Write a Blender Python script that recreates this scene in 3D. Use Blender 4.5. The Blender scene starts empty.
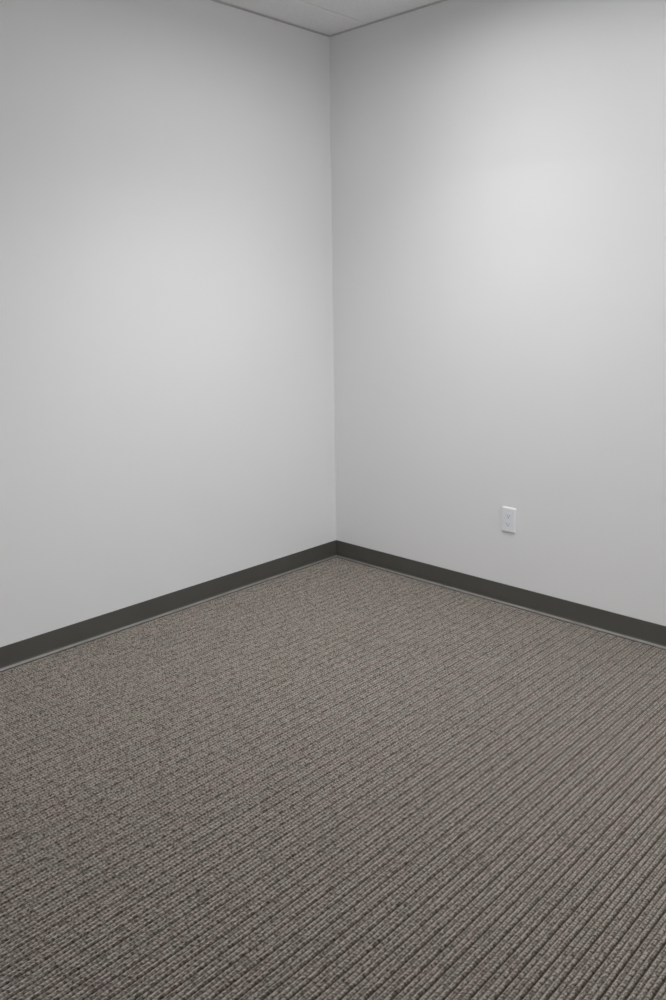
import bpy, bmesh, math
import numpy as np

scene = bpy.context.scene
col = scene.collection

# ---------------------------------------------------------------- room (metres)
# far corner of the room is the world origin; wall_left is the plane y=0, wall_right the plane x=0
RX, RY, H = 4.60, 4.60, 2.882          # room extents towards -x / -y, ceiling grid height
BASE_H = 0.1016                        # 4 in rubber base

# ---------------------------------------------------------------- helpers
def new_mat(name):
    m = bpy.data.materials.new(name); m.use_nodes = True
    nt = m.node_tree
    b = nt.nodes['Principled BSDF']
    return m, nt, b

def link(nt, a, b): nt.links.new(a, b)

def obj(name, bm, mat, parent=None, smooth=False):
    me = bpy.data.meshes.new(name)
    bmesh.ops.recalc_face_normals(bm, faces=bm.faces[:])
    bm.to_mesh(me); bm.free()
    me.materials.append(mat)
    if smooth:
        for p in me.polygons: p.use_smooth = True
    o = bpy.data.objects.new(name, me); col.objects.link(o)
    if parent: o.parent = parent
    return o

def struct(o):
    o['kind'] = 'structure'; return o

def add_box(bm, x0, x1, y0, y1, z0, z1):
    v = [bm.verts.new((x, y, z)) for x in (x0, x1) for y in (y0, y1) for z in (z0, z1)]
    for f in ((0,1,3,2),(4,6,7,5),(0,4,5,1),(2,3,7,6),(0,2,6,4),(1,5,7,3)):
        bm.faces.new([v[i] for i in f])
    return v

def noise(nt, scale, detail=2.0, rough=0.5, vec=None):
    n = nt.nodes.new('ShaderNodeTexNoise')
    n.inputs['Scale'].default_value = scale
    n.inputs['Detail'].default_value = detail
    n.inputs['Roughness'].default_value = rough
    if vec is not None: link(nt, vec, n.inputs['Vector'])
    return n

def objcoord(nt, scale=(1,1,1)):
    tc = nt.nodes.new('ShaderNodeTexCoord'); mp = nt.nodes.new('ShaderNodeMapping')
    mp.inputs['Scale'].default_value = scale
    link(nt, tc.outputs['Object'], mp.inputs['Vector'])
    return mp.outputs['Vector']

def ramp(nt, src, stops):
    r = nt.nodes.new('ShaderNodeValToRGB')
    e = r.color_ramp.elements
    while len(e) < len(stops): e.new(0.5)
    for k, (p, c) in enumerate(stops):
        e[k].position = p; e[k].color = (*c, 1)
    link(nt, src, r.inputs['Fac'])
    return r.outputs['Color']

def bump(nt, b, src, strength, dist):
    n = nt.nodes.new('ShaderNodeBump')
    n.inputs['Strength'].default_value = strength
    n.inputs['Distance'].default_value = dist
    link(nt, src, n.inputs['Height']); link(nt, n.outputs['Normal'], b.inputs['Normal'])
    return n

# ---------------------------------------------------------------- materials
# painted drywall, faint roller stipple
M_wall, nt, b = new_mat('painted_drywall')
v = objcoord(nt)
n = noise(nt, 420, 3, 0.6, v)
n2 = noise(nt, 1.1, 2, 0.5, v)
c = ramp(nt, n2.outputs['Fac'], [(0.3, (0.669, 0.673, 0.682)), (0.7, (0.684, 0.687, 0.694))])
link(nt, c, b.inputs['Base Color'])
b.inputs['Roughness'].default_value = 0.62
b.inputs['Specular IOR Level'].default_value = 0.3
bump(nt, b, n.outputs['Fac'], 0.18, 0.0006)

# rubber cove base
M_base, nt, b = new_mat('dark_rubber_base')
v = objcoord(nt)
n = noise(nt, 6, 3, 0.55, v)
c = ramp(nt, n.outputs['Fac'], [(0.3, (0.066, 0.063, 0.056)), (0.7, (0.074, 0.071, 0.063))])
link(nt, c, b.inputs['Base Color'])
b.inputs['Roughness'].default_value = 0.48
b.inputs['Specular IOR Level'].default_value = 0.5
n3 = noise(nt, 700, 2, 0.5, v); bump(nt, b, n3.outputs['Fac'], 0.15, 0.0003)

# the rubber toe at carpet level: paler, the highlight along its curve put into the colour
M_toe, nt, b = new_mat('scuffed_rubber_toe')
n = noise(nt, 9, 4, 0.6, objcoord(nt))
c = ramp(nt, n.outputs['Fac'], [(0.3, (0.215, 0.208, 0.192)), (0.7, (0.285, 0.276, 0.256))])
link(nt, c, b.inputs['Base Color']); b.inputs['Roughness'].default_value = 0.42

# carpet: greige loops with groove shade painted dark along the valleys between the ribs
RELIEF = 0.0085
PITCH = 0.01433                        # one rib; three ribs make one repeat of the pattern
M_carpet, nt, b = new_mat('loop_pile_carpet')
def math_node(op, a, bv=None, clamp=False):
    n = nt.nodes.new('ShaderNodeMath'); n.operation = op; n.use_clamp = clamp
    for k, q in enumerate((a, bv)):
        if q is None: continue
        if isinstance(q, (int, float)): n.inputs[k].default_value = q
        else: link(nt, q, n.inputs[k])
    return n.outputs[0]
def mixcol(mode, fac, a, c):
    m = nt.nodes.new('ShaderNodeMix'); m.data_type = 'RGBA'; m.blend_type = mode
    if isinstance(fac, (int, float)): m.inputs['Factor'].default_value = fac
    else: link(nt, fac, m.inputs['Factor'])
    for nm, q in (('A', a), ('B', c)):
        if isinstance(q, tuple): m.inputs[nm].default_value = (*q, 1)
        else: link(nt, q, m.inputs[nm])
    return m.outputs['Result']
oc = nt.nodes.new('ShaderNodeSeparateXYZ'); link(nt, objcoord(nt), oc.inputs[0])
cmb = nt.nodes.new('ShaderNodeCombineXYZ')                          # tufts lean across the rib
link(nt, math_node('MULTIPLY', math_node('ADD', oc.outputs['X'], math_node('MULTIPLY', oc.outputs['Y'], 0.7)), 1 / 0.0105), cmb.inputs['X'])
link(nt, math_node('MULTIPLY', oc.outputs['Y'], 2 / PITCH), cmb.inputs['Y'])
vo = nt.nodes.new('ShaderNodeTexVoronoi'); vo.voronoi_dimensions = '2D'; vo.feature = 'F1'
vo.inputs['Scale'].default_value = 1.0; vo.inputs['Randomness'].default_value = 0.52
link(nt, cmb.outputs[0], vo.inputs['Vector'])
yarn = noise(nt, 1.0, 2, 0.55, objcoord(nt, (260, 420, 60)))
tuft = math_node('ADD', math_node('MULTIPLY', vo.outputs['Distance'], -0.62), math_node('ADD', 0.52, math_node('MULTIPLY', yarn.outputs['Fac'], 0.5)))
yarncol = ramp(nt, tuft, [(0.24, (0.034, 0.029, 0.025)), (0.46, (0.168, 0.149, 0.130)), (0.66, (0.372, 0.342, 0.309))])
hue = noise(nt, 1.0, 2, 0.5, objcoord(nt, (8, 22, 8)))              # dye lots along the yarns
huecol = ramp(nt, hue.outputs['Fac'], [(0.36, (0.975, 1.00, 0.955)), (0.5, (1.0, 0.985, 0.97)), (0.64, (1.035, 0.975, 0.965))])
col1 = mixcol('MULTIPLY', 1.0, yarncol, huecol)
sep = nt.nodes.new('ShaderNodeSeparateXYZ'); link(nt, objcoord(nt), sep.inputs[0])
wob = noise(nt, 1.0, 1, 0.5, objcoord(nt, (90, 20, 1)))
r_ = math_node('ADD', math_node('DIVIDE', sep.outputs['Y'], -PITCH), math_node('MULTIPLY', math_node('SUBTRACT', wob.outputs['Fac'], 0.5), 0.18))
d1 = math_node('ABSOLUTE', math_node('SUBTRACT', math_node('FRACT', math_node('ADD', r_, 0.5)), 0.5))      # distance to any line, in ribs
d3 = math_node('MULTIPLY', math_node('ABSOLUTE', math_node('SUBTRACT', math_node('FRACT', math_node('ADD', math_node('DIVIDE', r_, 3.0), 0.5)), 0.5)), 3.0)
m1 = math_node('MULTIPLY', math_node('SUBTRACT', 0.32, d1), 5.0, clamp=True)
m3 = math_node('MULTIPLY', math_node('SUBTRACT', 0.36, d3), 5.0, clamp=True)
groove_shade = math_node('MAXIMUM', math_node('MULTIPLY', m1, 0.62), math_node('MULTIPLY', m3, 0.95))
col2 = mixcol('MIX', groove_shade, col1, mixcol('MULTIPLY', 1.0, col1, (0.20, 0.185, 0.17)))  # rib valleys multiplied darker, shade between the ribs put into the colour
link(nt, col2, b.inputs['Base Color'])
b.inputs['Roughness'].default_value = 0.95
b.inputs['Specular IOR Level'].default_value = 0.12
b.inputs['Sheen Weight'].default_value = 0.6
b.inputs['Sheen Roughness'].default_value = 0.5
b.inputs['Sheen Tint'].default_value = (0.80, 0.74, 0.68, 1)
nb = noise(nt, 1.0, 2, 0.6, objcoord(nt, (260, 520, 260)))
bump(nt, b, nb.outputs['Fac'], 0.4, 0.0010)

# mineral fibre tile
M_tile, nt, b = new_mat('mineral_fibre_tile')
v = objcoord(nt)
n = noise(nt, 160, 4, 0.7, v)
c = ramp(nt, n.outputs['Fac'], [(0.33, (0.50, 0.50, 0.50)), (0.42, (0.66, 0.66, 0.66)), (0.8, (0.72, 0.72, 0.72))])
link(nt, c, b.inputs['Base Color']); b.inputs['Roughness'].default_value = 0.9
bump(nt, b, n.outputs['Fac'], 0.4, 0.0015)

M_grid, nt, b = new_mat('painted_steel_grid')
n = noise(nt, 40, 2, 0.5, objcoord(nt))
c = ramp(nt, n.outputs['Fac'], [(0.3, (0.66, 0.66, 0.66)), (0.7, (0.70, 0.70, 0.70))])
link(nt, c, b.inputs['Base Color']); b.inputs['Roughness'].default_value = 0.5

M_angle, nt, b = new_mat('grey_painted_wall_angle')
n = noise(nt, 12, 3, 0.6, objcoord(nt))
c = ramp(nt, n.outputs['Fac'], [(0.3, (0.36, 0.355, 0.35)), (0.7, (0.43, 0.425, 0.42))])  # darker grey than the T grid
link(nt, c, b.inputs['Base Color']); b.inputs['Roughness'].default_value = 0.55

def plastic(name, c0, c1, rough):
    m, nt, b = new_mat(name)
    n = noise(nt, 30, 2, 0.5, objcoord(nt))
    c = ramp(nt, n.outputs['Fac'], [(0.3, c0), (0.7, c1)])
    link(nt, c, b.inputs['Base Color']); b.inputs['Roughness'].default_value = rough
    return m
M_plate = plastic('white_plastic_plate', (0.70, 0.71, 0.74), (0.72, 0.73, 0.76), 0.32)
M_recep = plastic('white_nylon_receptacle', (0.68, 0.70, 0.75), (0.70, 0.72, 0.77), 0.28)
M_slot = plastic('dark_slot_interior', (0.10, 0.10, 0.105), (0.12, 0.12, 0.125), 0.6)
M_screw = plastic('painted_screw_head', (0.66, 0.67, 0.70), (0.68, 0.69, 0.72), 0.3)
M_white = plastic('white_enamel', (0.72, 0.72, 0.72), (0.75, 0.75, 0.75), 0.4)

# ---------------------------------------------------------------- shell
def wall(name, x0, x1, y0, y1):
    bm = bmesh.new(); add_box(bm, x0, x1, y0, y1, -0.06, H + 0.12)
    return struct(obj(name, bm, M_wall))
T = 0.12
wall('wall_left',  -RX - T, T, 0.0, T)
wall('wall_right', 0.0, T, -RY - T, 0.0)
wall('wall_back',  -RX - T, 0.0, -RY - T, -RY)
wall('wall_near',  -RX - T, -RX, -RY, 0.0)

# carpet: real relief, ribs run parallel to wall_left (along x), rows of slanted loops along each rib
rng = np.random.default_rng(4)
def carpet(name):
    def axis(full, fine, step, coarse):
        a = np.arange(0, fine, step)
        return -np.concatenate([a, np.linspace(a[-1] + step, full, int((full - fine) / coarse) + 2)])
    xs = axis(RX, 3.15, 0.0026, 0.008); ys = axis(RY, 3.05, PITCH / 7, PITCH / 4)
    nx, ny = len(xs), len(ys)
    X, Y = np.meshgrid(xs, ys, indexing='ij')
    r = -Y / PITCH
    k = np.floor(r).astype(int); fr = r - k
    kind = k % 3
    # rounded rib; every third valley is wide and deep, the two between are shallow
    lo_w = np.choose(kind, [0.15, 0.09, 0.09]); hi_w = np.choose(kind, [0.09, 0.09, 0.15])
    u = np.clip((fr - lo_w) / (1 - lo_w - hi_w), 0, 1)
    arch = np.clip(1 - (2 * u - 1) ** 2, 0, 1) ** 0.7
    floor_ = np.where(((kind == 0) & (fr < 0.5)) | ((kind == 2) & (fr > 0.5)), 0.0, 0.12)
    nr = k.max() + 2
    phase = rng.uniform(0, 1, nr)
    period = np.choose(np.arange(nr) % 3, [0.0118, 0.0100, 0.0110]) * rng.uniform(0.95, 1.05, nr)
    s = -X / period[k] + phase[k] + 0.60 * fr                       # loops lean across the rib
    cell = np.floor(s).astype(int)
    loop = np.clip(1 - (2 * (s - cell) - 1) ** 2, 0, 1) ** 0.6
    table = rng.uniform(0.70, 1.0, (nr, 1024))
    lh = table[k, cell % 1024]
    top = np.choose(kind, [1.0, 0.86, 0.94])
    h = floor_ + (1 - floor_) * arch * top * (0.46 + 0.54 * loop * lh)
    edge = np.clip((np.minimum(-X, -Y) - 0.012) / 0.010, 0, 1)       # pile dips where it is tucked at the base
    Z = -RELIEF + RELIEF * h * (0.60 + 0.40 * edge)
    Z[0, :] = Z[-1, :] = -RELIEF; Z[:, 0] = Z[:, -1] = -RELIEF
    co = np.stack([X, Y, Z], -1).reshape(-1, 3).astype(np.float32)
    i = np.arange(nx * ny, dtype=np.int32).reshape(nx, ny)
    q = np.stack([i[:-1, :-1], i[:-1, 1:], i[1:, 1:], i[1:, :-1]], -1).reshape(-1, 4)
    me = bpy.data.meshes.new(name)
    me.vertices.add(len(co)); me.vertices.foreach_set('co', co.ravel())
    me.loops.add(q.size); me.loops.foreach_set('vertex_index', q.ravel())
    me.polygons.add(len(q))
    me.polygons.foreach_set('loop_start', np.arange(0, q.size, 4, dtype=np.int32))
    me.polygons.foreach_set('loop_total', np.full(len(q), 4, dtype=np.int32))
    me.polygons.foreach_set('use_smooth', np.ones(len(q), dtype=bool))
    me.update(calc_edges=True)
    if me.polygons[0].normal.z < 0: me.flip_normals()
    me.materials.append(M_carpet)
    o = bpy.data.objects.new(name, me); col.objects.link(o)
    return struct(o)
carpet('floor')

# cove base: extruded profile (distance from wall, height)
prof = [(0.0, -0.006), (0.0110, -0.006), (0.0135, -0.0016), (0.0132, 0.0008), (0.0108, 0.0042), (0.0076, 0.0082),
        (0.0050, 0.0125), (0.0040, 0.018), (0.0040, BASE_H - 0.0008), (0.0034, BASE_H), (0.0, BASE_H)]
def baseboard(name, axis, a0, a1, off, sgn, m0, m1):
    """profile swept along axis from a0 to a1; m0/m1 = mitre direction at each end"""
    bm = bmesh.new(); rings = []
    for a, m in ((a0, m0), (a1, m1)):
        ring = []
        for d, z in prof:
            p = (a + m * d, off + sgn * d) if axis == 'x' else (off + sgn * d, a + m * d)
            ring.append(bm.verts.new((p[0], p[1], z)))
        rings.append(ring)
    nn = len(prof)
    for i in range(nn):
        j = (i + 1) % nn
        f = bm.faces.new([rings[0][i], rings[0][j], rings[1][j], rings[1][i]])
        f.smooth = 2 <= i <= 6
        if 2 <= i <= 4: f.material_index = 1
    bm.faces.new(rings[0]); bm.faces.new(rings[1][::-1])
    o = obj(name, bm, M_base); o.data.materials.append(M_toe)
    return struct(o)
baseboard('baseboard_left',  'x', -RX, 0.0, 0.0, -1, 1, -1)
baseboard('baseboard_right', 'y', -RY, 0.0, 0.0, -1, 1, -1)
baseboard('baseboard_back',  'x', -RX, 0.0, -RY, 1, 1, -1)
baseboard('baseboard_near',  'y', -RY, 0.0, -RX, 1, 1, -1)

# suspended ceiling: lay-in tiles on a T grid, wall angle round the edge
YT = [-0.271 - 0.6096 * k for k in range(0, 9) if 0.271 + 0.6096 * k < RY]
XT = [-0.605 - 0.6096 * k for k in range(0, 9) if 0.605 + 0.6096 * k < RX]
BAYS = [(1, 2), (2, 2), (1, 4)]                # ceiling bays (x index, y index) that hold a light fitting
xs = [0.0] + XT + [-RX]; ys = [0.0] + YT + [-RY]
bm = bmesh.new()
for i in range(len(xs) - 1):
    for j in range(len(ys) - 1):
        if (i, j) in BAYS or (i, j) == (1, 0): continue
        add_box(bm, (xs[2] if (i, j) == (0, 0) else xs[i+1]) + 0.002, xs[i] - 0.002, ys[j+1] + 0.002, ys[j] - 0.002, H + 0.0012, H + 0.017)
struct(obj('ceiling', bm, M_tile))
tn = [0]
def trim(bm, mat):
    tn[0] += 1
    return struct(obj('trim_%d' % tn[0], bm, mat))
W = 0.022
for (x0, x1, y0, y1, vx0, vx1, vy0, vy1) in (
        (-RX, 0, -W, 0, -RX, 0, -0.001, 0), (-W, 0, -RY, -W, -0.001, 0, -RY, -W),
        (-RX, 0, -RY, -RY + W, -RX, 0, -RY, -RY + 0.001), (-RX, -RX + W, -RY + W, -W, -RX, -RX + 0.001, -RY + W, -W)):
    bm = bmesh.new()
    add_box(bm, x0, x1, y0, y1, H - 0.0006, H + 0.0002)          # flange the tiles rest on
    add_box(bm, vx0, vx1, vy0, vy1, H + 0.0002, H + 0.022)       # leg against the wall
    trim(bm, M_angle)
g = 0.012
for y in YT:
    bm = bmesh.new(); add_box(bm, -RX + W, -W, y - g, y + g, H - 0.0006, H + 0.0006)
    add_box(bm, -RX + W, -W, y - 0.001, y + 0.001, H + 0.0006, H + 0.035); trim(bm, M_grid)
for x in XT:
    e = [-W] + YT + [-RY + W]
    bm = bmesh.new()
    for a, c2 in zip(e[:-1], e[1:]):
        if x == XT[0] and a == -W: continue                      # one long border tile in the corner
        add_box(bm, x - g, x + g, c2 + g, a - g, H - 0.0006, H + 0.0006)
        add_box(bm, x - 0.001, x + 0.001, c2 + g, a - g, H + 0.0006, H + 0.035)
    trim(bm, M_grid)

# ---------------------------------------------------------------- troffers
def troffer(i, j, lamps, label):
    x1, x0, y1, y0 = xs[i], xs[i+1], ys[j], ys[j+1]
    t = bpy.data.objects.new('ceiling_light', None); col.objects.link(t)
    t.location = ((x0 + x1) / 2, (y0 + y1) / 2, H)
    t['label'] = label; t['category'] = 'ceiling light'; t['group'] = 'recessed ceiling lights'
    hx, hy = (x1 - x0) / 2 - 0.004, (y1 - y0) / 2 - 0.004
    bm = bmesh.new()
    add_box(bm, -hx, hx, -hy, hy, 0.090, 0.095)
    add_box(bm, -hx, hx, -hy, -hy + 0.003, 0.002, 0.090); add_box(bm, -hx, hx, hy - 0.003, hy, 0.002, 0.090)
    add_box(bm, -hx, -hx + 0.003, -hy + 0.003, hy - 0.003, 0.002, 0.090); add_box(bm, hx - 0.003, hx, -hy + 0.003, hy - 0.003, 0.002, 0.090)
    obj('housing', bm, M_white, t)
    bm = bmesh.new()
    for k in range(1, 5):
        x = -hx + 2 * hx * k / 5; add_box(bm, x - 0.0008, x + 0.0008, -hy + 0.003, hy - 0.003, 0.012, 0.050)
    for k in (1, 2, 3, 4):
        y = -hy + 2 * hy * k / 5; add_box(bm, -hx + 0.003, hx - 0.003, y - 0.0008, y + 0.0008, 0.012, 0.050)
    obj('louvre', bm, M_white, t)
    for watts, spread in lamps:                                   # broad glow of the louvre, and its downward beam
        la = bpy.data.lights.new('troffer_lamp', 'AREA')
        la.shape = 'RECTANGLE'; la.size = 2 * hx - 0.03; la.size_y = 2 * hy - 0.03
        la.energy = watts; la.color = (1.0, 1.0, 1.004); la.spread = math.radians(spread)
        lo = bpy.data.objects.new('troffer_lamp', la); col.objects.link(lo)
        lo.parent = t; lo.location = (0, 0, -0.002)
troffer(1, 2, ((11.2, 170), (8.2, 110)), 'white recessed louvred light in the tiled ceiling, the one nearest the corner')
troffer(2, 2, ((6.3, 110),), 'white recessed louvred light in the tiled ceiling, second from the right wall')
troffer(1, 4, ((9.7, 170),), 'white recessed louvred light in the tiled ceiling, the one far along the right wall')

# ---------------------------------------------------------------- two glowing panels framed like windows, added behind the camera as fill light
def fill_mat(L):
    m, nt, b = new_mat('daylit_glass')
    b.inputs['Base Color'].default_value = (0.6, 0.63, 0.66, 1); b.inputs['Roughness'].default_value = 0.15
    b.inputs['Emission Color'].default_value = (1.0, 1.0, 1.0, 1); b.inputs['Emission Strength'].default_value = L
    return m
def window(n, back, centre, z0, z1, w, M_fill):  # added fill light: a glowing pane in a window-like frame
    for name, mat in (('frame', M_white), ('pane', M_fill)):
        bm = bmesh.new()
        if name == 'pane':
            boxes = [(-w/2, w/2, 0.010, 0.014, z0, z1)]
        else:
            fr = 0.05
            boxes = [(-w/2 - fr, w/2 + fr, 0, 0.03, z0 - fr, z0), (-w/2 - fr, w/2 + fr, 0, 0.03, z1, z1 + fr),
                     (-w/2 - fr, -w/2, 0, 0.03, z0, z1), (w/2, w/2 + fr, 0, 0.03, z0, z1)]
        for (a0, a1, d0, d1, c0, c1) in boxes:
            if back: add_box(bm, centre + a0, centre + a1, -RY + d0, -RY + d1, c0, c1)
            else: add_box(bm, -RX + d0, -RX + d1, centre + a0, centre + a1, c0, c1)
        if name == 'frame': o = struct(obj('window_%d' % n, bm, mat)); par = o
        else: obj('window_pane', bm, mat, par)
window(1, True, -0.80, 0.16, 1.26, 1.2, fill_mat(7.8))
window(2, False, -0.80, 0.16, 1.26, 1.2, fill_mat(4.6))

# ---------------------------------------------------------------- outlet on wall_right
out = bpy.data.objects.new('wall_outlet', None); col.objects.link(out)
out.location = (0.0, -1.2025, 0.4470)
out['label'] = 'white electrical outlet with a slotted face, on the right wall above the dark baseboard'
out['category'] = 'outlet'
def rrect(w, h, r, n=5):
    pts = []
    for sx, sy, a0 in ((1, 1, 0), (-1, 1, 90), (-1, -1, 180), (1, -1, 270)):
        for k in range(n + 1):
            a = math.radians(a0 + 90 * k / n)
            pts.append((sx * (w / 2 - r) + r * math.cos(a), sy * (h / 2 - r) + r * math.sin(a)))
    return pts
def loft(bm, rings, cap_last=True, cap_first=False):
    vs = [[bm.verts.new(p) for p in r] for r in rings]
    for a, c2 in zip(vs[:-1], vs[1:]):
        for i in range(len(a)):
            j = (i + 1) % len(a); bm.faces.new([a[i], a[j], c2[j], c2[i]])
    if cap_last: bm.faces.new(vs[-1])
    if cap_first: bm.faces.new(vs[0][::-1])
def ring(w, h, r, d, y=0, z=0): return [(-d, y + p[0], z + p[1]) for p in rrect(w, h, r)]
PW, PH = 0.0785, 0.1290
OW, OH = 0.0345, 0.0760
bm = bmesh.new()                                   # plate with a rectangular opening for the device
loft(bm, [ring(PW, PH, 0.004, 0.0), ring(PW, PH, 0.004, 0.0020), ring(PW - 0.003, PH - 0.003, 0.0035, 0.0062),
          ring(PW - 0.011, PH - 0.011, 0.003, 0.0086), ring(OW, OH, 0.0015, 0.0090), ring(OW, OH, 0.0015, 0.0030)], cap_last=False)
obj('cover_plate', bm, M_plate, out)
bm = bmesh.new()
loft(bm, [ring(OW - 0.0012, OH - 0.0012, 0.0012, 0.0005), ring(OW - 0.0012, OH - 0.0012, 0.0012, 0.0088),
          ring(OW - 0.0024, OH - 0.0024, 0.001, 0.0095)], cap_first=True)
rec = obj('receptacle', bm, M_recep, out)
for s in (1, -1):
    zc = 0.0195 if s > 0 else -0.0235
    for yy, hh in ((0.0064, 0.0092), (-0.0064, 0.0075)):
        bm = bmesh.new(); add_box(bm, -0.0098, -0.0090, yy - 0.0012, yy + 0.0012, zc + 0.0035 - hh / 2, zc + 0.0035 + hh / 2)
        obj('slot', bm, M_slot, rec)
    bm = bmesh.new()
    pts = [(0.0027 * math.cos(a), 0.0027 * math.sin(a)) for a in [math.pi * k / 8 for k in range(9)]] + [(-0.0027, -0.0025), (0.0027, -0.0025)]
    loft(bm, [[(-0.0090, p[0], zc - 0.0068 + p[1]) for p in pts], [(-0.0098, p[0], zc - 0.0068 + p[1]) for p in pts]], cap_first=True)
    obj('ground_hole', bm, M_slot, rec)
for s in (1, -1):
    bm = bmesh.new()
    c8 = [(0.0028 * math.cos(2 * math.pi * k / 16), 0.0028 * math.sin(2 * math.pi * k / 16)) for k in range(16)]
    loft(bm, [[(-0.0080, p[0], s * 0.0505 + p[1]) for p in c8], [(-0.0091, p[0], s * 0.0505 + p[1]) for p in c8],
              [(-0.0095, 0.7 * p[0], s * 0.0505 + 0.7 * p[1]) for p in c8]], cap_first=True)
    obj('screw', bm, M_screw, out)

# ---------------------------------------------------------------- world: closed room, nothing outside
w = bpy.data.worlds.new('world'); scene.world = w; w.use_nodes = True
w.node_tree.nodes['Background'].inputs[0].default_value = (0.05, 0.05, 0.05, 1)
w.node_tree.nodes['Background'].inputs[1].default_value = 1.0

# ---------------------------------------------------------------- camera
from mathutils import Matrix, Vector
f, pit, rol, yaw = 810.55, 0.2448, -0.0144, 0.7642
cam = bpy.data.cameras.new('camera'); co = bpy.data.objects.new('camera', cam); col.objects.link(co)
fw = Vector((math.cos(yaw) * math.cos(pit), math.sin(yaw) * math.cos(pit), -math.sin(pit)))
r0 = Vector((math.sin(yaw), -math.cos(yaw), 0)); u0 = r0.cross(fw)
r1 = math.cos(rol) * r0 + math.sin(rol) * u0; u1 = -math.sin(rol) * r0 + math.cos(rol) * u0
m = Matrix((( r1.x, u1.x, -fw.x), (r1.y, u1.y, -fw.y), (r1.z, u1.z, -fw.z))).to_4x4()
m.translation = Vector((-3.4486, -3.2827, 1.5434))
co.matrix_world = m
cam.sensor_fit = 'VERTICAL'; cam.sensor_height = 36.0; cam.sensor_width = 24.0
cam.lens = f / 1000 * 36.0
cam.clip_start = 0.05
scene.camera = co

# ---------------------------------------------------------------- colour
vs = scene.view_settings
scene.display_settings.display_device = 'sRGB'
vs.view_transform = 'Standard'; vs.look = 'None'; vs.gamma = 1.0; vs.use_curve_mapping = False
vs.exposure = 0.0
scene.cycles.max_bounces = 12
scene.cycles.diffuse_bounces = 8
